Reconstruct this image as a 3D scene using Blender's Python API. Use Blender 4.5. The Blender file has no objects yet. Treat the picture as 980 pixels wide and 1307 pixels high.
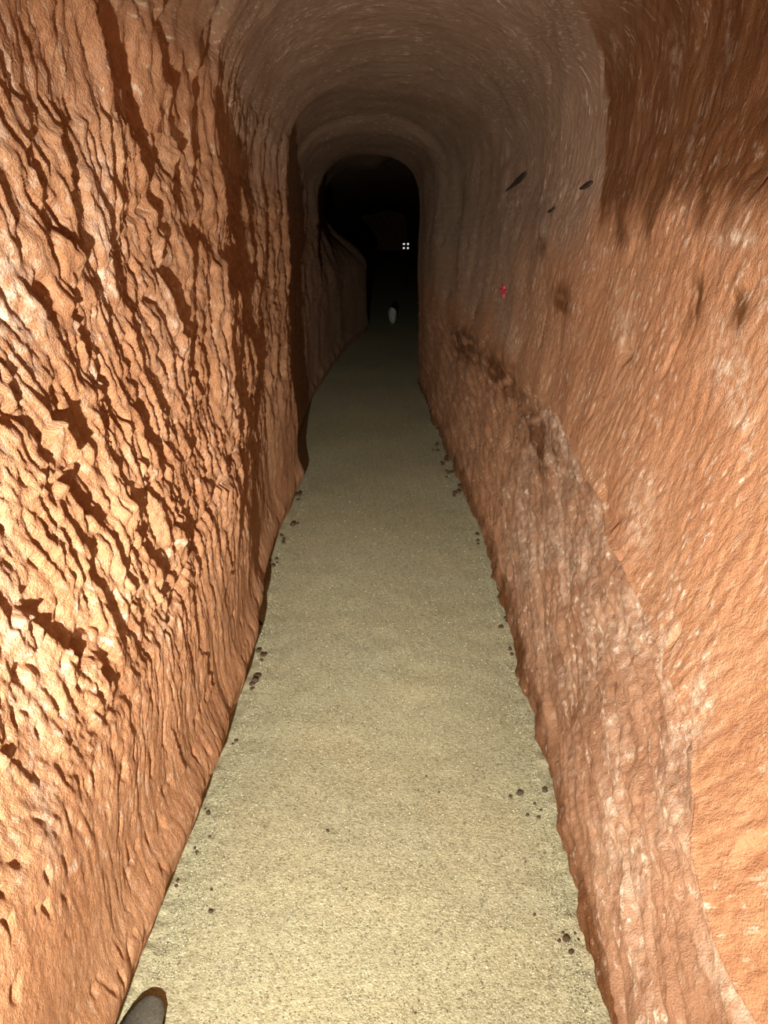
import bpy, math, random
import numpy as np
from mathutils import Vector, Matrix

# ------------------------------------------------------------------ camera, light, exposure
SC = bpy.context.scene
COL = SC.collection
W_, H_, F_ = 980, 1307, 982.0
PITCH = math.radians(20.3)
CAM_Z = 1.6
cam_d = bpy.data.cameras.new('camera')
cam_d.sensor_fit = 'VERTICAL'
cam_d.sensor_height = 34.6
cam_d.lens = 34.6 * F_ / H_
cam_d.clip_start = 0.02
cam = bpy.data.objects.new('camera', cam_d)
cam.location = (0, 0, CAM_Z)
cam.rotation_euler = (math.pi / 2 - PITCH, 0, 0)
COL.objects.link(cam)
SC.camera = cam

world = bpy.data.worlds.new('world')
SC.world = world
world.use_nodes = True
world.node_tree.nodes['Background'].inputs['Color'].default_value = (0, 0, 0, 1)
world.node_tree.nodes['Background'].inputs['Strength'].default_value = 0.0

LAMP = (-0.215, -0.25, 1.16)         # torch carried low, close to the rough wall; also the seat of the added fill spots
def spot_lobe(name, energy, size, pitch, yaw=-3):
    ld = bpy.data.lights.new(name, 'SPOT')
    ld.energy = energy
    ld.color = (1.0, 0.95, 0.84)
    ld.spot_size = math.radians(size)
    ld.spot_blend = 1.0
    ld.shadow_soft_size = 0.014
    o = bpy.data.objects.new(name, ld)
    o.location = LAMP
    o.rotation_euler = (math.radians(90 + pitch), 0, math.radians(yaw))
    COL.objects.link(o)
spot_lobe('torch_spill_offscreen', 200, 160, -30)
spot_lobe('fill_beam_offscreen', 340, 84, -9)  # added fill spot, brightens the middle and far passage
spot_lobe('fill_core_offscreen', 360, 40, -10, -3)  # added tight fill spot for the far passage

SC.view_settings.view_transform = 'Standard'
SC.view_settings.look = 'None'
SC.view_settings.gamma = 1
SC.view_settings.use_curve_mapping = False
SC.view_settings.exposure = -0.14

# ------------------------------------------------------------------ helpers
CP, SP = math.cos(PITCH), math.sin(PITCH)
def ray(px, py):
    a, b = px - W_ / 2, H_ / 2 - py
    return (a, F_ * CP + b * SP, -F_ * SP + b * CP)
def on_floor(px, py, z=0.0):
    d = ray(px, py); t = (z - CAM_Z) / d[2]
    return d[0] * t, d[1] * t
def on_wall(px, py, x):
    d = ray(px, py); t = x / d[0]
    return d[1] * t, CAM_Z + d[2] * t

def smooth(a, b, x):
    t = np.clip((x - a) / (b - a), 0, 1)
    return t * t * (3 - 2 * t)

def perlin(x, y, seed=0):
    xi = np.floor(x).astype(np.int64); yi = np.floor(y).astype(np.int64)
    xf = x - xi; yf = y - yi
    def g(ix, iy, dx, dy):
        h = (ix * 374761393 + iy * 668265263 + seed * 974634777) & 0xFFFFFFFF
        h = ((h ^ (h >> 13)) * 1274126177) & 0xFFFFFFFF
        h = h ^ (h >> 16)
        a = (h & 0xFFFF) * (2 * math.pi / 65536.0)
        return np.cos(a) * dx + np.sin(a) * dy
    u = xf * xf * xf * (xf * (xf * 6 - 15) + 10)
    v = yf * yf * yf * (yf * (yf * 6 - 15) + 10)
    a = g(xi, yi, xf, yf); b = g(xi + 1, yi, xf - 1, yf)
    c = g(xi, yi + 1, xf, yf - 1); d = g(xi + 1, yi + 1, xf - 1, yf - 1)
    return ((a + u * (b - a)) * (1 - v) + (c + u * (d - c)) * v) * 1.5

def fbm(x, y, seed=0, octs=4, gain=0.5):
    r = 0; a = 1.0; s = 0
    for i in range(octs):
        r = r + a * perlin(x * 2 ** i, y * 2 ** i, seed + i * 17); s += a; a *= gain
    return r / s

def poly_dist(Y, Z, pts):
    """signed distance to a polyline that runs down the wall (+ on the far side), and position along it 0..1"""
    best = np.full(Y.shape, 1e9); sgn = np.ones(Y.shape); along = np.zeros(Y.shape)
    n = len(pts) - 1
    for i in range(n):
        (ya, za), (yb, zb) = pts[i], pts[i + 1]
        dy, dz = yb - ya, zb - za
        L2 = dy * dy + dz * dz + 1e-12
        t = np.clip(((Y - ya) * dy + (Z - za) * dz) / L2, 0, 1)
        ey, ez = Y - ya - t * dy, Z - za - t * dz
        d = np.hypot(ey, ez)
        m = d < best
        best = np.where(m, d, best)
        cr = dy * ez - dz * ey
        sgn = np.where(m, np.sign(cr), sgn)
        along = np.where(m, (i + t) / n, along)
    return best * sgn, along

# ------------------------------------------------------------------ plan of the passage (read off the photograph's floor edges)
def left_edge(y):
    return np.interp(y, [-2, 1.17, 1.8, 2.5, 3.0, 3.76, 4.3, 4.62, 5.15, 7.5, 9, 10.6, 12.6, 13.1, 13.7, 22],
                        [-.57, -.555, -.53, -.505, -.55, -.585, -.545, -.54, -.69, -.70, -.63, -.53, -.30, -.26, -.9, -1.1])
def right_edge(y):
    return np.interp(y, [-2, 0, 1.17, 2.2, 3.2, 4.2, 5.16, 6.5, 7.6, 8.37, 8.7, 9.6, 22],
                        [.46, .47, .48, .52, .545, .535, .495, .44, .405, .385, .42, .85, 1.7])
def ceil_h(y):
    return np.interp(y, [-2, 6.0, 6.25, 6.6, 8.3, 8.5, 9.2, 22], [2.38, 2.36, 2.36, 2.29, 2.27, 2.28, 2.6, 2.7])
ZS = 1.80

# tool-cut steps of the rough wall: (pixels down the wall, height, near-side width, far-side width)
LX = -0.565
def on_left(px, py):
    y, z = on_wall(px, py, LX)
    for _ in range(6): y, z = on_wall(px, py, float(left_edge(min(y, 4.5))))
    return y, z
def lw(pts):
    return [on_left(px, py) for px, py in pts]
STEPS_L = [
    (lw([(4, 159), (24, 229), (45, 282), (65, 314), (92, 347)]), .022, .10, .02),
    (lw([(57, 171), (73, 229), (82, 286), (94, 347)]), .014, .07, .012),
    (lw([(73, 350), (88, 392), (86, 425), (114, 449), (122, 498), (143, 524), (163, 569), (180, 618), (204, 663), (237, 696)]), .020, .12, .015),
    (lw([(70, -60), (88, 20), (98, 70), (135, 118), (155, 184), (175, 245)]), .042, .20, .02),
    (lw([(175, 245), (186, 286), (200, 347), (215, 408), (240, 470), (258, 530)]), .030, .16, .02),
    (lw([(165, -60), (171, 0), (176, 73), (196, 143), (210, 184), (207, 265)]), .030, .16, .02),
    (lw([(236, -40), (235, 122), (239, 184), (243, 306)]), .026, .2, .02),
    (lw([(255, 312), (275, 345), (292, 367), (308, 428), (325, 490)]), .022, .2, .03),
    (lw([(304, 70), (298, 184), (294, 306), (302, 375)]), .014, .25, .03),
    (lw([(343, 118), (333, 204), (335, 300), (345, 449), (350, 560)]), .010, .3, .03),
    (lw([(60, 532), (72, 552), (84, 590)]), .030, .08, .012),
    (lw([(70, 622), (90, 640), (118, 678)]), .026, .08, .012),
    (lw([(150, 640), (170, 690), (196, 735), (200, 770)]), .018, .07, .012),
    (lw([(50, 800), (82, 839), (98, 862), (120, 855), (142, 888)]), .024, .07, .012),
    (lw([(18, 780), (40, 800), (46, 822)]), .020, .05, .012),
    (lw([(286, 690), (292, 712), (296, 740)]), .018, .06, .012),
    (lw([(262, 835), (264, 855), (270, 885)]), .014, .04, .01),
    (lw([(222, 945), (226, 965), (230, 990)]), .008, .03, .008),
    (lw([(0, 480), (18, 520), (40, 570), (52, 620)]), .014, .08, .01),
    (lw([(100, 470), (125, 540), (150, 610), (165, 660)]), .014, .07, .01),
    (lw([(0, 955), (10, 968)]), .012, .03, .008),
]
CRACKS_L = [  # (pixels, depth, half width)
    (lw([(302, 573), (282, 622), (253, 680), (228, 753), (216, 802)]), .018, .016),
    (lw([(245, -10), (252, 20), (259, 53)]), .07, .05),
]
RX = 0.60
def on_right(px, py):
    y, z = on_wall(px, py, RX)
    for _ in range(6): y, z = on_wall(px, py, float(right_edge(y)) + .112)
    return y, z
def rw(pts):
    return [on_right(px, py) for px, py in pts]
CRACKS_R = [
    (rw([(642, 70), (650, 92), (657, 95)]), .006, .02),
    (rw([(716, 350), (726, 380), (718, 410)]), .004, .05),
    (rw([(700, 300), (694, 318)]), .004, .05),
    (rw([(925, 345), (890, 385), (872, 425)]), .004, .028),
    (rw([(975, 365), (950, 400)]), .004, .025),
    (rw([(775, 280), (800, 300)]), .004, .04),
]

def left_tilt(Y):
    return 0.60 - 0.55 * smooth(1.5, 2.7, Y)

def disp_left(Y, S):
    K = left_tilt(Y)
    u = Y + K * np.maximum(S - 1.0, -.35)
    wob = 0.05 * perlin(Y / .5, S / .5, 5)
    u = u + wob
    v = S
    rough = 0.24 + 0.76 * smooth(.35, .95, S + .12 * perlin(Y / .3, S / .3, 9))
    rough = rough * (1 - .55 * smooth(1.95, 2.3, S)) * (1 - .35 * smooth(4.8, 6, Y))
    rough = rough * (1 - .55 * smooth(1.25, .95, Y) * smooth(1.15, .85, S))
    sc = 1 + .35 * smooth(1.5, 4.5, Y)
    d = .016 * (np.abs(perlin(u / (.15 * sc), v / .70, 1)) * 2 - .6)
    d += .011 * (np.abs(perlin(u / (.065 * sc), v / .30, 2)) * 2 - .6)
    fw = smooth(1.7, 2.3, Y)
    d += .009 * (1 - fw) * (np.abs(perlin(u / .030, v / .09, 3)) * 2 - .6) + .010 * fw * (np.abs(perlin(u / .048, v / .16, 33)) * 2 - .6)
    d += .0100 * fbm(u / .022, S / .034, 4, 3, .6)
    d = d * rough * (.68 + .32 * smooth(1.3, 1.8, Y))
    d -= .011 * np.maximum(perlin(u / .032, v / .055, 14) - .30, 0) / .3 * smooth(-.3, .3, perlin(Y / .25, S / .25, 15) + .15) * (.5 + .5 * smooth(.4, .9, S))
    d += .013 * perlin(Y / .8, S / .7, 6) + .010 * perlin(Y / .3, S / .3, 8)
    wy = Y + .018 * perlin(Y / .07, S / .07, 31) + .010 * perlin(Y / .022, S / .022, 34); wz = S + .03 * perlin(Y / .09, S / .09, 32)
    for pts, h, wn, wf in STEPS_L:
        ys = [p[0] for p in pts]; zs = [p[1] for p in pts]
        m = (Y > min(ys) - 4 * wn) & (Y < max(ys) + .2) & (S > min(zs) - .25) & (S < max(zs) + .25)
        if not m.any(): continue
        sd, al = poly_dist(wy[m], wz[m], pts)
        near = np.exp(-np.abs(sd) / wn)
        far = np.exp(-(sd / wf) ** 2)
        prof = np.where(sd < 0, near, far * 1.6 - .6 * np.exp(-(sd / (4 * wf)) ** 2) )
        # fade at both ends of the line
        e = np.minimum(al, 1 - al)
        endd = smooth(0.0, .10, e)
        dd = np.zeros(Y.shape); dd[m] = h * prof * (.08 + .92 * endd) * (.8 + .4 * perlin(Y[m] / .1, S[m] / .1, 40))
        d = d + dd
    for pts, h, w in CRACKS_L:
        sd, al = poly_dist(wy, wz, pts)
        d = d - h * np.exp(-(sd / w) ** 2)
    d = d - (.20 + .45 * smooth(9.5, 13, Y)) * smooth(8.3, 8.6, Y) * smooth(1.00, 1.75, S + .1 * perlin(Y / .6, S * 0, 16))
    # foot: a low undercut lip above the grit
    lip = (.75 + .5 * perlin(Y / .25, Y * 0, 12))
    d += lip * (.042 * np.exp(-((S - .16) / .07) ** 2) - .025 * np.exp(-(S / .05) ** 2))
    d += .010 * perlin(Y / .09, S / .2, 13) * np.exp(-(S / .12) ** 2)
    return d

def ledge_z(Y):
    return np.interp(Y, [.2, .6, .857, 1.015, 1.133, 1.447, 1.95, 2.35, 2.9, 3.6], [.40, .48, .55, .61, .71, .765, .88, .93, .93, .90]) + .02 * perlin(Y / .15, Y * 0 + 3.3, 50)

def disp_right(Y, S):
    """positive = into the passage"""
    lean = np.interp(S, [-.1, 0, .25, .5, .75, 1.2, 1.6, 1.8, 2.6], [0, 0, -.03, -.075, -.105, -.115, -.10, -.11, -.11])
    far = smooth(4.5, 7.5, Y)
    lean = lean * (1 - far) + far * np.interp(S, [0, 1.7, 2.6], [0, .05, .05])
    d = lean
    zl = ledge_z(Y)
    lw_ = smooth(3.7, 2.6, Y) * (.75 + .5 * perlin(Y / .35, Y * 0 + 1.7, 51))
    above = smooth(-.006, .012, S - zl)
    d = d + lw_ * (above * .036 * np.exp(-np.maximum(S - zl, 0) / .35) - (1 - above) * .030 * np.exp(-np.maximum(zl - S, 0) / .10))
    u = Y + .65 * (S - 1.0) + .04 * perlin(Y / .4, S / .4, 60)
    d = d + .018 * perlin(Y / .7, S / .6, 61) + .007 * perlin(u / .22, S / .4, 62)
    up = smooth(-.02, .05, S - zl)
    d = d + up * (.0026 * (np.abs(perlin(u / .05, S / .10, 63)) * 2 - .5) + .0026 * fbm(u / .022, S / .03, 64, 3))
    ul = S - .25 * Y + .02 * perlin(Y / .2, S / .2, 69)
    d = d + (1 - up) * (.014 * (np.abs(perlin(ul / .075, Y / .38, 65)) * 2 - .5) + .009 * perlin(ul / .03, Y / .11, 66) + .005 * fbm(Y / .03, S / .022, 67, 3))
    d = d - .016 * up * np.maximum(perlin(u / .11, S / .2, 68) - .55, 0) / .3
    # upper part set back, ending at a clean vertical edge; further sections step in
    zr = 1.655 + .035 * perlin(Y / .12, S * 0, 70) + .02 * perlin(Y / .04, S * 0, 71)
    d = d - .003 * smooth(2.47, 2.44, Y) * smooth(-.03, .05, S - zr)
    d = d - .022 * smooth(3.36, 3.42, Y) * smooth(1.4, 1.75, S)
    d = d - .028 * (smooth(5.7, 5.9, Y) * smooth(6.7, 6.2, Y)) * smooth(1.0, 1.35, S) * smooth(2.0, 1.7, S)
    for pts, h, w in CRACKS_R:
        sd, al = poly_dist(Y, S, pts)
        d = d - h * np.exp(-(sd / w) ** 4)
    d = d + .012 * np.exp(-((S - .05) / .05) ** 2) * (.5 + perlin(Y / .2, S * 0, 72)) + .008 * perlin(Y / .07, S / .2, 73) * np.exp(-(S / .1) ** 2)
    return d

def disp_ceil(Y, A):
    d = .022 * perlin(Y / .9, A / .6, 80) + .006 * perlin(Y / .25, A / .25, 81) + .004 * (np.abs(perlin(Y / .10, A / .12, 82)) * 2 - .5)
    d += .003 * fbm(Y / .03, A / .03, 83, 2)
    d += .03 * smooth(6.2, 6.28, Y + .12 * perlin(A / .4, A * 0, 84)) * smooth(6.9, 6.4, Y)
    return d

# ------------------------------------------------------------------ cross-sections
NA = 140
def arch_weights(s):
    return 1 - smooth(1.90, 2.35, s)
def section(Y, part, q):
    """Y array, part 'l','c','r', q: height for walls, 0..1 for the arch -> X,Y,Z"""
    L = left_edge(Y); R = right_edge(Y); C = ceil_h(Y)
    R_s = R + .11 * smooth(7.5, 5.0, Y)            # springing of the arch over the set-back upper wall
    cx = (L + R_s) / 2; a = (R_s - L) / 2; b = C - ZS
    if part == 'l':
        X0, Z0, nx, nz = L, q, np.ones_like(Y), np.zeros_like(Y)
        sL = q; sR = np.full_like(q, 9.0); A = np.zeros_like(q)
    elif part == 'r':
        X0, Z0, nx, nz = R, q, -np.ones_like(Y), np.zeros_like(Y)
        sR = q; sL = np.full_like(q, 9.0); A = np.full_like(q, 2.0)
    else:
        ph = q * math.pi
        p = 2 / 2.5
        c, s = np.cos(ph), np.sin(ph)
        X0 = cx - a * np.sign(c) * np.abs(c) ** p
        Z0 = ZS + b * np.abs(s) ** p
        nx = np.sign(c) * np.abs(c) ** .9; nz = -np.abs(s) ** .9
        ln = np.hypot(nx, nz) + 1e-9; nx = nx / ln; nz = nz / ln
        sL = ZS + q * 2.0; sR = ZS + (1 - q) * 2.0; A = q * 2.0
    wL, wR = arch_weights(sL), arch_weights(sR)
    d = np.zeros_like(Y)
    if (wL > 0).any(): d = d + np.where(wL > 0, wL * disp_left(Y, np.minimum(sL, 3.)), 0)
    if (wR > 0).any():
        dr = disp_right(Y, np.minimum(sR, 3.))
        lean_top = -.11 * smooth(7.5, 5.0, Y)       # already in the arch's own width
        dr = np.where(sR > ZS - 1e-6, dr - lean_top, dr) if part == 'c' else dr
        d = d + np.where(wR > 0, wR * dr, 0)
    if part == 'c':
        wC = np.clip(1 - wL - wR, 0, 1)
        d = d + wC * disp_ceil(Y, A)
    return X0 + nx * d, Y, Z0 + nz * d

def y_lines(step0, k):
    ys = list(np.arange(-6.0, -1.0, .15)) + list(np.arange(-1.0, .5, .05)); y = .5
    while y < 60:          # the passage runs on beyond the torch's reach
        ys.append(y); y += min(max(step0, k * y * y), .8)
    ys.append(60.)
    return np.array(ys)

def grid_mesh(name, X, Y, Z, flip, mat, attrs):
    n, m = X.shape
    co = np.stack([X, Y, Z], -1).reshape(-1, 3).astype(np.float32)
    idx = np.arange(n * m).reshape(n, m)
    a, b, c, d = idx[:-1, :-1], idx[1:, :-1], idx[1:, 1:], idx[:-1, 1:]
    q = np.stack([a, d, c, b] if flip else [a, b, c, d], -1).reshape(-1, 4)
    me = bpy.data.meshes.new(name)
    me.vertices.add(len(co)); me.vertices.foreach_set('co', co.ravel())
    me.loops.add(q.size); me.loops.foreach_set('vertex_index', q.ravel().astype(np.int32))
    me.polygons.add(len(q)); me.polygons.foreach_set('loop_start', np.arange(0, q.size, 4, dtype=np.int32))
    me.update(calc_edges=True)
    me.polygons.foreach_set('use_smooth', np.ones(len(q), bool))
    for an, (kind, arr) in attrs.items():
        if kind == 'v':
            at = me.attributes.new(an, 'FLOAT_VECTOR', 'POINT'); at.data.foreach_set('vector', arr.reshape(-1).astype(np.float32))
        else:
            at = me.attributes.new(an, 'FLOAT_COLOR', 'POINT'); at.data.foreach_set('color', arr.reshape(-1).astype(np.float32))
    me.materials.append(mat)
    ob = bpy.data.objects.new(name, me); COL.objects.link(ob)
    return ob

# ------------------------------------------------------------------ materials
def new_mat(name):
    m = bpy.data.materials.new(name); m.use_nodes = True
    nt = m.node_tree; bs = nt.nodes['Principled BSDF']
    return m, nt, bs
def N(nt, typ, **kw):
    n = nt.nodes.new(typ)
    for k, v in kw.items():
        if k.startswith('i_'): n.inputs[k[2:].replace('_', ' ')].default_value = v
        else: setattr(n, k, v)
    return n
def noise(nt, vec, scale, detail=3, rough=.55):
    n = N(nt, 'ShaderNodeTexNoise'); n.inputs['Scale'].default_value = scale
    n.inputs['Detail'].default_value = detail; n.inputs['Roughness'].default_value = rough
    nt.links.new(vec, n.inputs['Vector']); return n.outputs['Fac']
def ramp(nt, fac, stops):
    r = N(nt, 'ShaderNodeValToRGB'); nt.links.new(fac, r.inputs['Fac'])
    el = r.color_ramp.elements
    while len(el) < len(stops): el.new(.5)
    for e, (p, c) in zip(el, stops):
        e.position = p; e.color = (*c, 1) if len(c) == 3 else c
    return r.outputs['Color']
def mix(nt, fac, a, b, mode='MIX'):
    m = N(nt, 'ShaderNodeMix', data_type='RGBA', blend_type=mode)
    for s, v in (('Factor', fac), ('A', a), ('B', b)):
        sock = [i for i in m.inputs if i.name == s and (i.type == ('VALUE' if s == 'Factor' else 'RGBA'))][0]
        if isinstance(v, (int, float)): sock.default_value = v
        elif isinstance(v, tuple): sock.default_value = (*v, 1)
        else: nt.links.new(v, sock)
    return [o for o in m.outputs if o.type == 'RGBA'][0]
def math_(nt, op, a, b=None, clamp=False):
    m = N(nt, 'ShaderNodeMath', operation=op, use_clamp=clamp)
    for i, v in enumerate((a, b)):
        if v is None: continue
        if isinstance(v, (int, float)): m.inputs[i].default_value = v
        else: nt.links.new(v, m.inputs[i])
    return m.outputs[0]
def mapping(nt, vec, scale):
    m = N(nt, 'ShaderNodeMapping'); m.inputs['Scale'].default_value = scale
    nt.links.new(vec, m.inputs['Vector']); return m.outputs['Vector']

def rock_material(name, tones, fleck=(.80, .58, .42), fleck_lo=.60, fleck_amt=.6, bump=.35):
    """tones: base colours dark..light; mask attribute R = dark brown tone, moist in places, G = pale mineral bloom, B = grey dusty face"""
    m, nt, bs = new_mat(name)
    geo = N(nt, 'ShaderNodeNewGeometry'); pos = geo.outputs['Position']
    flow = N(nt, 'ShaderNodeAttribute', attribute_name='flow').outputs['Vector']
    mask = N(nt, 'ShaderNodeAttribute', attribute_name='mask')
    sep = N(nt, 'ShaderNodeSeparateColor'); nt.links.new(mask.outputs['Color'], sep.inputs[0])
    big = noise(nt, pos, 2.2, 4); mid = noise(nt, mapping(nt, flow, (1, .35, 1)), 14, 4)
    fine = noise(nt, pos, 90, 3)
    f = math_(nt, 'ADD', math_(nt, 'MULTIPLY', big, .5), math_(nt, 'MULTIPLY', mid, .5))
    base = ramp(nt, f, [(.30, tones[0]), (.48, tones[1]), (.66, tones[2])])
    base = mix(nt, .35, base, ramp(nt, fine, [(.3, tones[0]), (.7, tones[2])]))
    # grey dusty skin
    gr = mix(nt, noise(nt, pos, 6, 4), (.27, .185, .135), (.43, .32, .24))
    base = mix(nt, math_(nt, 'MULTIPLY', sep.outputs[2], .85, True), base, gr)
    # dark brown tone, moist clay in places
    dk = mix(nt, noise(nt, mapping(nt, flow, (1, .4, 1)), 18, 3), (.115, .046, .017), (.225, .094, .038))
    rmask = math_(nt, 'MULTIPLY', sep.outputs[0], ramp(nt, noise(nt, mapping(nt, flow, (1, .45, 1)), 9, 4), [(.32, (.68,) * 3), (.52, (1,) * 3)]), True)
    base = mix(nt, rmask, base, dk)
    # pale mineral flecks drawn out along the tool strokes
    fl = ramp(nt, noise(nt, mapping(nt, flow, (1, .42, 1)), 52, 4, .68), [(fleck_lo, (0,) * 3), (fleck_lo + .09, (1,) * 3)])
    patch = ramp(nt, noise(nt, pos, 5, 3), [(.40, (.10,) * 3), (.66, (1,) * 3)])
    fa = math_(nt, 'MULTIPLY', fl, math_(nt, 'MULTIPLY', patch, fleck_amt))
    fa = math_(nt, 'ADD', fa, math_(nt, 'MULTIPLY', sep.outputs[1], ramp(nt, noise(nt, pos, 40, 4, .65), [(.40, (0,) * 3), (.62, (1,) * 3)])), True)
    fa = math_(nt, 'MULTIPLY', fa, math_(nt, 'SUBTRACT', 1.0, math_(nt, 'MULTIPLY', rmask, .6)))
    base = mix(nt, fa, base, fleck)
    nt.links.new(base, bs.inputs['Base Color'])
    bs.inputs['Roughness'].default_value = .85
    bs.inputs['Specular IOR Level'].default_value = .10
    h = math_(nt, 'ADD', math_(nt, 'MULTIPLY', noise(nt, mapping(nt, flow, (1, .5, 1)), 48, 6, .72), .75), math_(nt, 'MULTIPLY', noise(nt, pos, 240, 3, .6), .25))
    b = N(nt, 'ShaderNodeBump'); b.inputs['Strength'].default_value = bump; b.inputs['Distance'].default_value = .018
    nt.links.new(h, b.inputs['Height']); nt.links.new(b.outputs[0], bs.inputs['Normal'])
    return m

MAT_L = rock_material('rough_orange_earth', [(.29, .118, .050), (.48, .235, .118), (.60, .335, .190)], fleck=(.76, .57, .44), fleck_lo=.54, fleck_amt=.7, bump=1.0)
MAT_R = rock_material('smooth_orange_earth', [(.37, .166, .082), (.49, .240, .126), (.57, .315, .182)], fleck=(.84, .70, .56), fleck_lo=.555, fleck_amt=1.0, bump=.8)

def floor_material():
    m, nt, bs = new_mat('pale_compacted_grit')
    geo = N(nt, 'ShaderNodeNewGeometry'); pos = geo.outputs['Position']
    v = N(nt, 'ShaderNodeTexVoronoi'); v.inputs['Scale'].default_value = 210
    nt.links.new(pos, v.inputs['Vector'])
    cell = N(nt, 'ShaderNodeSeparateColor'); nt.links.new(v.outputs['Color'], cell.inputs[0])
    grain = ramp(nt, cell.outputs[0], [(0, (0.126, 0.111, 0.064)), (.28, (0.454, 0.425, 0.264)), (.75, (0.538, 0.510, 0.336)), (1, (0.706, 0.697, 0.512))])
    v2 = N(nt, 'ShaderNodeTexVoronoi'); v2.inputs['Scale'].default_value = 75
    nt.links.new(pos, v2.inputs['Vector'])
    c2 = N(nt, 'ShaderNodeSeparateColor'); nt.links.new(v2.outputs['Color'], c2.inputs[0])
    grain = mix(nt, .35, grain, ramp(nt, c2.outputs[1], [(0, (0.252, 0.230, 0.136)), (.4, (0.470, 0.442, 0.280)), (1, (0.588, 0.561, 0.376))]))
    big = noise(nt, pos, 3.2, 4)
    grain = mix(nt, .30, grain, ramp(nt, big, [(.33, (0.437, 0.451, 0.304)), (.5, (0.487, 0.459, 0.288)), (.66, (0.538, 0.459, 0.272))]))
    grain = mix(nt, ramp(nt, noise(nt, pos, 130, 4, .7), [(.54, (0,) * 3), (.66, (.75,) * 3)]), grain, (0.202, 0.178, 0.108))
    nt.links.new(grain, bs.inputs['Base Color'])
    bs.inputs['Roughness'].default_value = .9
    bs.inputs['Specular IOR Level'].default_value = .2
    h = math_(nt, 'ADD', math_(nt, 'MULTIPLY', v.outputs['Distance'], -.6), noise(nt, pos, 120, 3, .7))
    b = N(nt, 'ShaderNodeBump'); b.inputs['Strength'].default_value = .6; b.inputs['Distance'].default_value = .004
    nt.links.new(h, b.inputs['Height']); nt.links.new(b.outputs[0], bs.inputs['Normal'])
    return m
MAT_F = floor_material()

def plain(name, col, rough=.8, scale=60, var=.35, emit=None, spec=.3):
    m, nt, bs = new_mat(name)
    tc = N(nt, 'ShaderNodeTexCoord')
    n = noise(nt, tc.outputs['Object'], scale, 3)
    lo = tuple(c * (1 - var) for c in col); hi = tuple(min(1, c * (1 + var)) for c in col)
    nt.links.new(ramp(nt, n, [(.3, lo), (.7, hi)]), bs.inputs['Base Color'])
    bs.inputs['Roughness'].default_value = rough
    bs.inputs['Specular IOR Level'].default_value = spec
    if emit:
        bs.inputs['Emission Color'].default_value = (*emit[0], 1); bs.inputs['Emission Strength'].default_value = emit[1]
    return m

# ------------------------------------------------------------------ the passage
def structure(o, label, cat):
    o['kind'] = 'structure'; o['label'] = label; o['category'] = cat

def rgba(R, G, B):
    return np.stack([R, G, B, np.ones_like(R)], -1)

yl = y_lines(.0034, .0016)
zl_ = np.concatenate([np.arange(-.10, 1.0, .0036), np.arange(1.0, ZS, .0042), [ZS]])
Yg, Sg = np.meshgrid(yl, zl_, indexing='ij')

def blob(Y, S, py, pz, ry, rz):
    return np.exp(-((Y - py) / ry) ** 2 - ((S - pz) / rz) ** 2)

def look_left(Y, S):
    flow = np.stack([Y + left_tilt(Y) * np.maximum(S - 1, -.35), S, 0 * S], -1)
    Rm = 0 * S
    Gm = 0 * S
    for px, py, ry, rz, k in [(15, 390, .07, .12, .9), (120, 290, .10, .16, .6), (210, 420, .15, .2, .35), (60, 1050, .04, .09, .6), (20, 1100, .02, .05, .5), (214, 800, .05, .05, .4), (30, 830, .05, .2, .35), (310, 30, .2, .06, .7)]:
        Gm = Gm + k * blob(Y, S, *on_left(px, py), ry, rz)
    Bm = .75 * smooth(1.62, 1.98, S + .1 * perlin(Y / .3, S / .2, 92)) * smooth(2.2, 3.6, Y) + .55 * smooth(4.7, 5.4, Y)
    return flow, Rm, Gm, Bm

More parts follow.
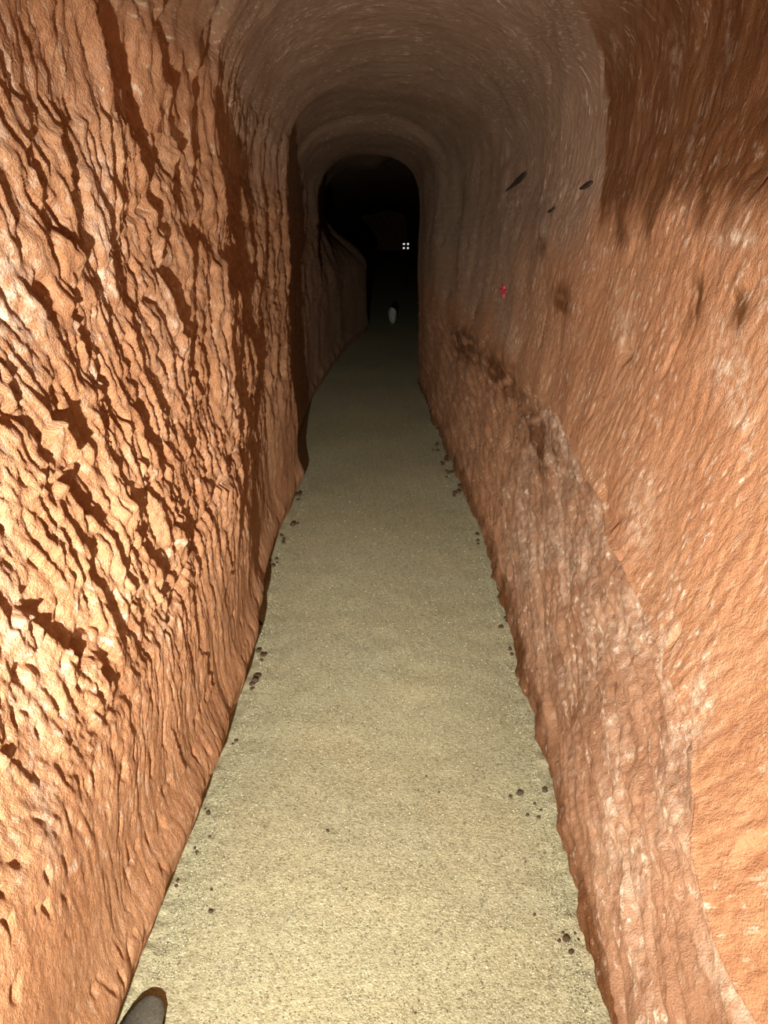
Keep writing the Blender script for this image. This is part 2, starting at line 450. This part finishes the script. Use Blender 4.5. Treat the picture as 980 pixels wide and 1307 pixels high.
def look_right(Y, S):
    zled = ledge_z(Y)
    below = smooth(.02, -.03, S - zled) * smooth(3.9, 2.9, Y)
    hard = (S < zled) & (Y < 3.6)
    fu = np.where(hard, S - .25 * Y, Y + .65 * (S - 1)); fv = np.where(hard, Y, S)
    flow = np.stack([fu, fv, 0 * S], -1)
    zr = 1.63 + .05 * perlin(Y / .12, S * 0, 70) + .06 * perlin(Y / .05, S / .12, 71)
    upper = smooth(2.475, 2.455, Y) * smooth(-.06, .06, S - zr)  # upper near part darker brown, ending at a straight edge
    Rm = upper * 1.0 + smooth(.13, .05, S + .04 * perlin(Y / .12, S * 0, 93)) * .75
    Rm = Rm + .35 * below * smooth(-.3, .4, perlin((S - .25 * Y) / .10, Y / .5, 94))
    for (px, py, ry, rz) in [(722, 385, .16, .06), (695, 312, .12, .04), (900, 385, .035, .05), (955, 395, .03, .04), (795, 300, .08, .03), (690, 560, .35, .10), (640, 480, .6, .10), (600, 440, .5, .12)]:
        by, bz = on_right(px, py)
        Rm = Rm + 1.3 * blob(Y, S, by, bz, ry, rz) * smooth(-.25, .35, perlin(Y / (.35 * ry + .02), S / .06, 95) + .3)
    Gm = .38 * below * smooth(.1, .3, S) * smooth(-.1, .5, perlin(Y / .25, S / .25, 96) + .25)
    for (px, py, ry, rz, k) in [(700, 300, .14, .05, .55), (950, 500, .05, .06, .6), (930, 460, .06, .06, .5), (800, 420, .12, .05, .5), (950, 305, .09, .015, .9), (860, 830, .06, .10, .7), (910, 900, .05, .08, .7), (650, 430, .3, .1, .4), (800, 70, .05, .06, .7), (870, 90, .05, .05, .7), (890, 180, .015, .05, .8), (930, 60, .015, .06, .7), (830, 660, .1, .1, .4)]:
        by, bz = on_right(px, py)
        Gm = Gm + k * blob(Y, S, by, bz, ry, rz)
    Bm = smooth(2.455, 2.475, Y) * smooth(1.35, 1.75, S + .12 * perlin(Y / .4, S / .3, 97)) * .9 + .75 * smooth(2.8, 4.6, Y) * smooth(.95, 1.3, S + .1 * perlin(Y / .5, S / .3, 98))
    Bm = Bm + .35 * below + .25 * upper * smooth(1.75, 1.95, S + .12 * perlin(Y / .1, S / .15, 99))
    return flow, Rm, Gm, Bm

def attrs_of(flow, R, G, B):
    return {'flow': ('v', flow), 'mask': ('c', rgba(np.clip(R, 0, 1), np.clip(G, 0, 1), np.clip(B, 0, 1)))}

X, Y, Z = section(Yg, 'l', Sg)
wall_l = grid_mesh('wall_left', X, Y, Z, True, MAT_L, attrs_of(*look_left(Yg, Sg)))
structure(wall_l, 'rough orange earth wall scored with deep slanting tool grooves', 'wall')

X, Y, Z = section(Yg, 'r', Sg)
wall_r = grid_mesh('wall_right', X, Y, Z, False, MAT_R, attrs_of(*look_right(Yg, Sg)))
structure(wall_r, 'smoother orange earth wall with pale flecks and a brown undercut foot', 'wall')

Yc, Qc = np.meshgrid(yl, np.linspace(0, 1, NA), indexing='ij')
X, Y, Z = section(Yc, 'c', Qc)
sLc, sRc = ZS + 2 * Qc, ZS + 2 * (1 - Qc)
a_l, a_r = arch_weights(sLc), arch_weights(sRc)
a_c = np.clip(1 - a_l - a_r, 0, 1)
look_c = (np.stack([Yc, 2 * Qc, 0 * Qc], -1), .15 + 0 * Qc, .12 * smooth(.1, .5, perlin(Yc / .3, Qc / .12, 111)), 1 + 0 * Qc)
mixed = []
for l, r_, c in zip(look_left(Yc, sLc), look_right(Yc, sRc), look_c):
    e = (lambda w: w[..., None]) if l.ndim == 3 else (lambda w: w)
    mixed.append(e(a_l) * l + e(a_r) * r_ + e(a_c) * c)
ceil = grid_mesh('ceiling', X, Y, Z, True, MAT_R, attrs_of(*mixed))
structure(ceil, 'arched dusty brown earth ceiling of the passage', 'ceiling')

# floor
def floor_z(x, y):
    L, R = left_edge(y), right_edge(y)
    e = np.minimum(x - L, R - x)
    edge = np.exp(-np.maximum(e, 0) / .05)
    z = .010 * perlin(x / .5, y / .9, 100) + .003 * perlin(x / .12, y / .12, 101) + .0016 * fbm(x / .02, y / .02, 102, 2)
    z = z + edge * (.006 + .012 * fbm(x / .05, y / .05, 103, 3))
    return z
yf = y_lines(.008, .0035)
Yf, Tf = np.meshgrid(yf, np.linspace(0, 1, 240), indexing='ij')
Xf = (left_edge(Yf) - .16) * (1 - Tf) + (right_edge(Yf) + .16) * Tf
floor = grid_mesh('floor', Xf, Yf, floor_z(Xf, Yf), True, MAT_F, {})
structure(floor, 'floor of pale greenish compacted grit', 'floor')

# far end of the passage
MAT_END = plain('end_earth', (.30, .17, .10), .95, 5)
nx, nz = 40, 40
gx, gz = np.meshgrid(np.linspace(-4.5, 4.5, nx), np.linspace(-.3, 4.0, nz), indexing='ij')
gy = 59.6 + .25 * fbm(gx / .8, gz / .8, 110, 3)
endw = grid_mesh('wall_back', gx, gy, gz, False, MAT_END, {})
structure(endw, 'brown earth face closing the far end of the passage', 'wall')

gx, gz = np.meshgrid(np.linspace(-1.3, 1.3, nx), np.linspace(-.3, 3.0, nz), indexing='ij')
front = grid_mesh('wall_front', gx, -5.85 + .1 * fbm(gx / .8, gz / .8, 115, 3), gz, True, MAT_END, {})
structure(front, 'brown earth face where the passage turns away behind the viewer', 'wall')

# ------------------------------------------------------------------ loose grit: uncountable
rng = np.random.default_rng(7)
NG = 42000
gy_ = 1.0 + np.minimum(rng.exponential(.9, NG), 5.5)
tt = rng.random(NG)
side = rng.random(NG)
tt = np.where(side < .12, .02 + .05 * rng.random(NG) ** 2, np.where(side > .88, .98 - .05 * rng.random(NG) ** 2, tt))
gx_ = (left_edge(gy_) + .01) * (1 - tt) + (right_edge(gy_) - .01) * tt
keep = ~((gx_ < -.40) & (gy_ < 1.26))          # swept aside by the shoe
gx_, gy_ = gx_[keep], gy_[keep]; NG = len(gx_)
gr_ = .0009 + .0016 * rng.random(NG) ** 2.5
gr_ = gr_ * (1 + .08 * gy_)
gz_ = floor_z(gx_, gy_) + gr_ * .35
octa = np.array([[1, 0, 0], [-1, 0, 0], [0, 1, 0], [0, -1, 0], [0, 0, 1], [0, 0, -1]], float)
of = np.array([[0, 2, 4], [2, 1, 4], [1, 3, 4], [3, 0, 4], [2, 0, 5], [1, 2, 5], [3, 1, 5], [0, 3, 5]])
ang = rng.random(NG) * 6.28
ca, sa = np.cos(ang), np.sin(ang)
jit = .7 + .6 * rng.random((NG, 6, 1))
vv = octa[None] * jit
vx = vv[..., 0] * ca[:, None] - vv[..., 1] * sa[:, None]; vy = vv[..., 0] * sa[:, None] + vv[..., 1] * ca[:, None]
vv = np.stack([vx, vy, vv[..., 2] * .8], -1) * gr_[:, None, None] + np.stack([gx_, gy_, gz_], -1)[:, None, :]
ff = (of[None] + 6 * np.arange(NG)[:, None, None]).reshape(-1, 3)
me = bpy.data.meshes.new('grit')
me.vertices.add(NG * 6); me.vertices.foreach_set('co', vv.reshape(-1).astype(np.float32))
me.loops.add(ff.size); me.loops.foreach_set('vertex_index', ff.ravel().astype(np.int32))
me.polygons.add(len(ff)); me.polygons.foreach_set('loop_start', np.arange(0, ff.size, 3, dtype=np.int32))
me.update(calc_edges=True)
tone = rng.random(NG)
pal = np.array([[.16, .145, .09, 1], [.41, .385, .24, 1], [.52, .49, .32, 1], [.74, .72, .54, 1]])
ci = np.digitize(tone, [.22, .5, .84])
at = me.attributes.new('tone', 'FLOAT_COLOR', 'POINT'); at.data.foreach_set('color', np.repeat(pal[ci], 6, 0).ravel().astype(np.float32))
mg, nt, bs = new_mat('loose_grit')
nt.links.new(N(nt, 'ShaderNodeAttribute', attribute_name='tone').outputs['Color'], bs.inputs['Base Color'])
bs.inputs['Roughness'].default_value = .85
me.materials.append(mg)
grit = bpy.data.objects.new('grit', me); COL.objects.link(grit)
grit['kind'] = 'stuff'; grit['label'] = 'loose pale grit grains strewn over the floor'; grit['category'] = 'grit'

# ------------------------------------------------------------------ pebbles and clods
def lump_mesh(name, seed, mat, sub=2, flat=.7, amp=.35):
    import bmesh
    bm = bmesh.new(); bmesh.ops.create_icosphere(bm, subdivisions=sub, radius=1)
    r = random.Random(seed)
    ax = [Vector((r.uniform(-1, 1), r.uniform(-1, 1), r.uniform(-1, 1))).normalized() for _ in range(7)]
    cut = [r.uniform(.55, .9) for _ in ax]
    for v in bm.verts:
        p = v.co.copy()
        for a, c in zip(ax, cut):
            k = p.dot(a)
            if k > c: p -= a * (k - c) * .85
        p *= 1 + amp * .3 * (r.random() - .5)
        v.co = Vector((p.x, p.y, p.z * flat))
    me = bpy.data.meshes.new(name); bm.to_mesh(me); bm.free(); me.materials.append(mat)
    return me
MAT_PEB = plain('dark_pebble', (.085, .065, .045), .8, 30, .5)
MAT_CLOD = plain('brown_earth_clod', (.085, .050, .030), .9, 25, .5)
peb_meshes = [lump_mesh('pebble', 20 + i, MAT_PEB) for i in range(4)]
clod_meshes = [lump_mesh('earth_clod', 40 + i, MAT_CLOD, amp=.6) for i in range(5)]
def fz(x, y): return float(floor_z(np.array([x]), np.array([y]))[0])
def place(me, name, px, py, wpx, label, cat, group, r):
    x, y = on_floor(px, py)
    depth = math.hypot(y, CAM_Z)
    rad = max(.0022, wpx / 2 / F_ * depth)
    o = bpy.data.objects.new(name, me)
    o.location = (x, y, fz(x, y) + rad * .35)
    o.rotation_euler = (r.uniform(-.3, .3), r.uniform(-.3, .3), r.uniform(0, 6.28))
    o.scale = (rad * r.uniform(.85, 1.2), rad * r.uniform(.85, 1.2), rad * r.uniform(.8, 1.1))
    COL.objects.link(o); o['label'] = label; o['category'] = cat
    if group: o['group'] = group
    return o
r = random.Random(3)
A = 'small dark pebble in the loose cluster on open grit beside the undercut wall'
for i, (px, py, w) in enumerate([(651, 1016, 5), (673, 1041, 5), (682, 1027, 4), (687, 1044, 5), (690, 1036, 4)]):
    place(peb_meshes[i % 4], 'pebble', px, py, w, A, 'pebble', 'pebbles clustered on the grit', r)
place(peb_meshes[1], 'pebble', 663, 1013, 9, 'largest grey-brown pebble of the cluster beside the undercut wall', 'pebble', 'pebbles clustered on the grit', r)
place(peb_meshes[2], 'pebble', 695, 1012, 7, 'dark angular pebble of the cluster lying closest to the undercut wall', 'pebble', 'pebbles clustered on the grit', r)
place(peb_meshes[3], 'pebble', 682, 1166, 4, 'lone tiny dark pebble on grit between the cluster and the dark stain', 'pebble', 'pebbles alone on the grit', r)
B = 'dark crumb in the patch of brown crumbs by the undercut wall foot'
for i, (px, py, w) in enumerate([(723, 1198, 8), (729, 1216, 6), (718, 1190, 4), (734, 1192, 4), (738, 1199, 4), (713, 1201, 4)]):
    place(clod_meshes[i % 5], 'earth_clod', px, py, w, B, 'clod', 'crumbs in the brown patch', r)
C_ = 'lone tiny dark pebble on open pale grit in mid floor'
for i, (px, py, w) in enumerate([(418, 1063, 5), (544, 990, 3), (269, 1166, 6), (270, 1138, 4), (442, 1137, 3), (268, 1070, 4), (530, 1293, 3), (560, 1010, 3)]):
    place(peb_meshes[i % 4], 'pebble', px, py, w, C_, 'pebble', 'pebbles alone on the grit', r)
def edge_clods(pxs, label, group, n_each, sgn):
    for px, py, w in pxs:
        for k in range(n_each):
            place(clod_meshes[r.randrange(5)], 'earth_clod', px + sgn * r.uniform(-4, 4), py + r.uniform(-7, 7), w * r.uniform(.55, 1.1), label, 'clod', group, r)
GL, GR = 'clods at the foot of the rough wall', 'clods at the foot of the smoother wall'
edge_clods([(382, 636, 8), (377, 672, 8), (358, 690, 6)], 'earth clod at the rough wall foot just before the dark corner', GL, 4, 1)
edge_clods([(350, 720, 6), (331, 800, 6), (333, 838, 7), (326, 868, 9), (324, 880, 7)], 'earth clod at the rough wall foot beside the jutting notch', GL, 4, 1)
edge_clods([(300, 945, 5), (264, 1040, 5), (248, 1090, 5), (228, 1130, 5)], 'earth clod at the rough wall foot between the notch and the shoe', GL, 3, 1)
edge_clods([(556, 570, 5), (566, 590, 7), (573, 605, 6), (583, 628, 7)], 'earth clod at the smoother wall foot where the passage narrows', GR, 4, -1)
edge_clods([(612, 690, 5), (637, 762, 9), (643, 796, 6), (655, 835, 5), (664, 862, 5)], 'earth clod at the smoother wall foot below the pink mottled band', GR, 3, -1)
edge_clods([(690, 945, 6), (706, 985, 5), (716, 1040, 5)], 'earth clod at the smoother wall foot next to the pebble cluster', GR, 3, -1)

# ------------------------------------------------------------------ red paint mark on the smoother wall
MAT_RED = plain('red_spray_paint', (.70, .09, .11), .6, 80, .3)
my, mz = on_wall(642, 371, RX)
# solve for the real wall surface along the pixel's ray
for _ in range(8):
    wx = float(section(np.array([my]), 'r', np.array([mz]))[0][0]); my, mz = on_wall(642, 371, wx)
nr, na = 7, 28
verts = []; faces = []
def wall_pt(yy, zz, off):
    xx = float(section(np.array([yy]), 'r', np.array([zz]))[0][0]); return (xx - off, yy, zz)
for layer, off in ((0, .0045), (1, -.004)):
    verts.append(wall_pt(my, mz, off))
    for i in range(1, nr + 1):
        for j in range(na):
            a = 2 * math.pi * j / na
            spl = 1 + .35 * math.cos(4 * a + .3) + .18 * math.sin(7 * a)
            verts.append(wall_pt(my + .075 * i / nr * spl * math.cos(a), mz + .026 * i / nr * spl * math.sin(a), off))
nl = 1 + nr * na
for l in range(2):
    o_ = l * nl
    for j in range(na):
        j2 = (j + 1) % na
        t = (o_, o_ + 1 + j, o_ + 1 + j2); faces.append(t if l else t[::-1])
        for i in range(nr - 1):
            q = (o_ + 1 + i * na + j, o_ + 1 + (i + 1) * na + j, o_ + 1 + (i + 1) * na + j2, o_ + 1 + i * na + j2)
            faces.append(q if l else q[::-1])
for j in range(na):
    j2 = (j + 1) % na; b0 = 1 + (nr - 1) * na
    faces.append((b0 + j, b0 + j2, nl + b0 + j2, nl + b0 + j))
me = bpy.data.meshes.new('paint_mark'); me.from_pydata(verts, [], faces); me.materials.append(MAT_RED)
pm = bpy.data.objects.new('paint_mark', me); COL.objects.link(pm)
pm['label'] = 'small splashed red paint mark on the smoother wall'; pm['category'] = 'paint mark'

# ------------------------------------------------------------------ dark slivers on the smoother wall, standing in for shaded slits
MAT_SLIT_SHADE = plain('dark_slit_shade', (.036, .024, .016), .9, 120, .4)
def true_wall(px, py):
    y, z = on_right(px, py)
    for _ in range(8):
        x = float(section(np.array([y]), 'r', np.array([z]))[0][0]); y, z = on_wall(px, py, x)
    return Vector((x - .006, y, z))
def slit_shade(pix, radii, label):
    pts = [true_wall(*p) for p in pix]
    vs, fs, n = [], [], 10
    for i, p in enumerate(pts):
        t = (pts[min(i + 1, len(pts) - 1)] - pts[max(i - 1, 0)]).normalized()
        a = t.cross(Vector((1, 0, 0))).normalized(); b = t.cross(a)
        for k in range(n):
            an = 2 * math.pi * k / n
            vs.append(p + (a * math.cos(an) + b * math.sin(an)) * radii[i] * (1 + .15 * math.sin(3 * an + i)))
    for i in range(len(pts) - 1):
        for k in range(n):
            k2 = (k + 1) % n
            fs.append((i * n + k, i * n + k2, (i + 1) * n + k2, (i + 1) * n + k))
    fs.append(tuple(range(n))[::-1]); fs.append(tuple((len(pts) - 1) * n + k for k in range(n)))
    me = bpy.data.meshes.new('slit_shade'); me.from_pydata(vs, [], fs); me.materials.append(MAT_SLIT_SHADE)
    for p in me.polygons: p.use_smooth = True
    o = bpy.data.objects.new('slit_shade', me); COL.objects.link(o)
    o['label'] = label; o['category'] = 'root'; o['group'] = 'dark pieces for shaded slits in the smoother wall'
slit_shade([(673, 221), (669, 225), (664, 230), (658, 235), (652, 240), (647, 244)], [.004, .011, .013, .009, .005, .002], 'longest dark tapered stand-in for a shaded slit in the grey wall above the red mark')
slit_shade([(758, 233), (754, 236), (748, 239), (742, 241)], [.003, .006, .006, .002], 'dark stand-in for a shaded slit below the straight edge of the dark brown upper part')
slit_shade([(710, 266), (706, 269), (701, 271)], [.002, .004, .002], 'tiny dark stand-in for a shaded slit at the bottom of the grey wall face')

# ------------------------------------------------------------------ pale upright stone in the dark
MAT_ST = plain('pale_grey_stone', (.36, .37, .33), .85, 3, .3)
sx, sy = on_floor(501, 413)
st = bpy.data.objects.new('boulder', lump_mesh('boulder', 77, MAT_ST, 3, 1.0, .2)); COL.objects.link(st)
st.location = (sx, sy, .14); st.scale = (.085, .09, .17); st.rotation_euler = (0, .1, .5)
st['label'] = 'pale upright rounded stone on the dark floor far down the passage'; st['category'] = 'stone'

# ------------------------------------------------------------------ four-diode lamp at the far end
import bmesh
def mesh_obj(name, bm, mat, parent=None, loc=(0, 0, 0), smooth_=False):
    me = bpy.data.meshes.new(name); bm.to_mesh(me); bm.free()
    if smooth_:
        for p in me.polygons: p.use_smooth = True
    me.materials.append(mat)
    o = bpy.data.objects.new(name, me); o.location = loc; COL.objects.link(o)
    if parent: o.parent = parent
    return o
LY = 21.2
d = ray(518, 314); t = LY / d[1]
BR = CAM_Z + d[2] * t - .06
lamp = bpy.data.objects.new('lamp', None); lamp.location = (d[0] * t, LY, CAM_Z + d[2] * t); COL.objects.link(lamp)
lamp['label'] = 'small dark lamp with four white diodes deep in the dark passage'; lamp['category'] = 'lamp'
MAT_HS = plain('black_housing', (.006, .006, .006), .9, 20, .2)
MAT_LED = plain('white_diode', (.5, .5, .5), .5, 10, .05, emit=((1, .98, .95), .75))
bm = bmesh.new(); bmesh.ops.create_cube(bm, size=1); bmesh.ops.scale(bm, vec=(.19, .05, .19), verts=bm.verts)
bmesh.ops.bevel(bm, geom=bm.edges[:], offset=.012, segments=2, affect='EDGES')
mesh_obj('housing', bm, MAT_HS, lamp)
bm = bmesh.new(); bmesh.ops.create_cone(bm, cap_ends=True, segments=12, radius1=.02, radius2=.02, depth=BR)
mesh_obj('stand', bm, MAT_HS, lamp, (0, .01, -.05 - BR / 2))
for k, (dx, dz) in enumerate(((-.053, .05), (.053, .05), (-.055, -.05), (.05, -.05))):
    bm = bmesh.new(); bmesh.ops.create_uvsphere(bm, u_segments=14, v_segments=8, radius=.026)
    bmesh.ops.scale(bm, vec=(1.25 if k == 0 else 1, .5, .85 if k == 0 else 1), verts=bm.verts)
    mesh_obj('diode', bm, MAT_LED, lamp, (dx, -.026, dz), True)

# ------------------------------------------------------------------ shoe, only its toe in view
MAT_UP = plain('grey_green_shoe_fabric', (.13, .125, .10), .75, 180, .3)
MAT_SOLE = plain('black_rubber_sole', (.010, .010, .010), .95, 60, .3, spec=.05)
MAT_LACE = plain('dark_lace', (.05, .05, .045), .8, 90, .3)
LEN = .28
def half_w(t):   # t 0 heel .. 1 toe
    return float(np.interp(t, [0, .03, .10, .3, .45, .65, .8, .9, .96, .99, 1.0], [.004, .022, .034, .036, .037, .047, .048, .040, .027, .013, .002]))
def skew(t): return float(np.interp(t, [0, .5, .8, 1], [0, 0, -.004, -.012]))
def top_h(t): return float(np.interp(t, [0, .05, .15, .38, .5, .7, .88, .96, 1.0], [.085, .095, .096, .098, .088, .066, .052, .046, .034]))
def ring_body(z_of, wscale, nseg=48, nring=16):
    vs = []; fs = []
    ts = [.5 - .5 * math.cos(math.pi * i / (nseg - 1)) for i in range(nseg)]
    for t in ts:
        for j in range(nring):
            a = 2 * math.pi * j / nring
            c, s = math.cos(a), math.sin(a)
            w = half_w(t) * wscale
            zb, zt = z_of(t)
            ex = .75
            x = w * math.copysign(abs(c) ** ex, c) + skew(t)
            zz = (zb + zt) / 2 + (zt - zb) / 2 * math.copysign(abs(s) ** ex, s)
            if s > 0: x = skew(t) + (x - skew(t)) * (1 - .35 * s * s)
            vs.append((x, (t - 1) * LEN, zz))
    for i in range(nseg - 1):
        for j in range(nring):
            j2 = (j + 1) % nring
            fs.append((i * nring + j, i * nring + j2, (i + 1) * nring + j2, (i + 1) * nring + j))
    fs.append(tuple(range(nring))[::-1]); fs.append(tuple((nseg - 1) * nring + j for j in range(nring)))
    return vs, fs
def pyobj(name, vf, mat, parent):
    me = bpy.data.meshes.new(name); me.from_pydata(vf[0], [], vf[1]); me.materials.append(mat)
    for p in me.polygons: p.use_smooth = True
    o = bpy.data.objects.new(name, me); COL.objects.link(o); o.parent = parent; return o
tx, ty = on_floor(203, 1268, .03)
shoe = bpy.data.objects.new('shoe', None); shoe.location = (tx + .006, ty - .010, 0.006); shoe.rotation_euler = (0, 0, math.radians(-14)); COL.objects.link(shoe)
shoe.scale = (.86, 1, .9)
shoe['label'] = 'grey-green shoe with black sole standing on the grit by the rough wall'; shoe['category'] = 'shoe'
pyobj('sole', ring_body(lambda t: (.0 + .008 * max(0, (t - .85) / .15), .024 + .006 * max(0, (t - .85) / .15)), 1.0), MAT_SOLE, shoe).location.y = -.006
pyobj('upper', ring_body(lambda t: (.014, top_h(t)), .98), MAT_UP, shoe)
for k in range(5):
    t = .28 + .06 * k
    bm = bmesh.new()
    bmesh.ops.create_cone(bm, cap_ends=True, segments=8, radius1=.003, radius2=.003, depth=half_w(t) * 1.0)
    bmesh.ops.rotate(bm, matrix=Matrix.Rotation(math.pi / 2, 3, 'Y'), verts=bm.verts)
    mesh_obj('lace', bm, MAT_LACE, shoe, (skew(t), (t - 1) * LEN, top_h(t) + .0005), True)
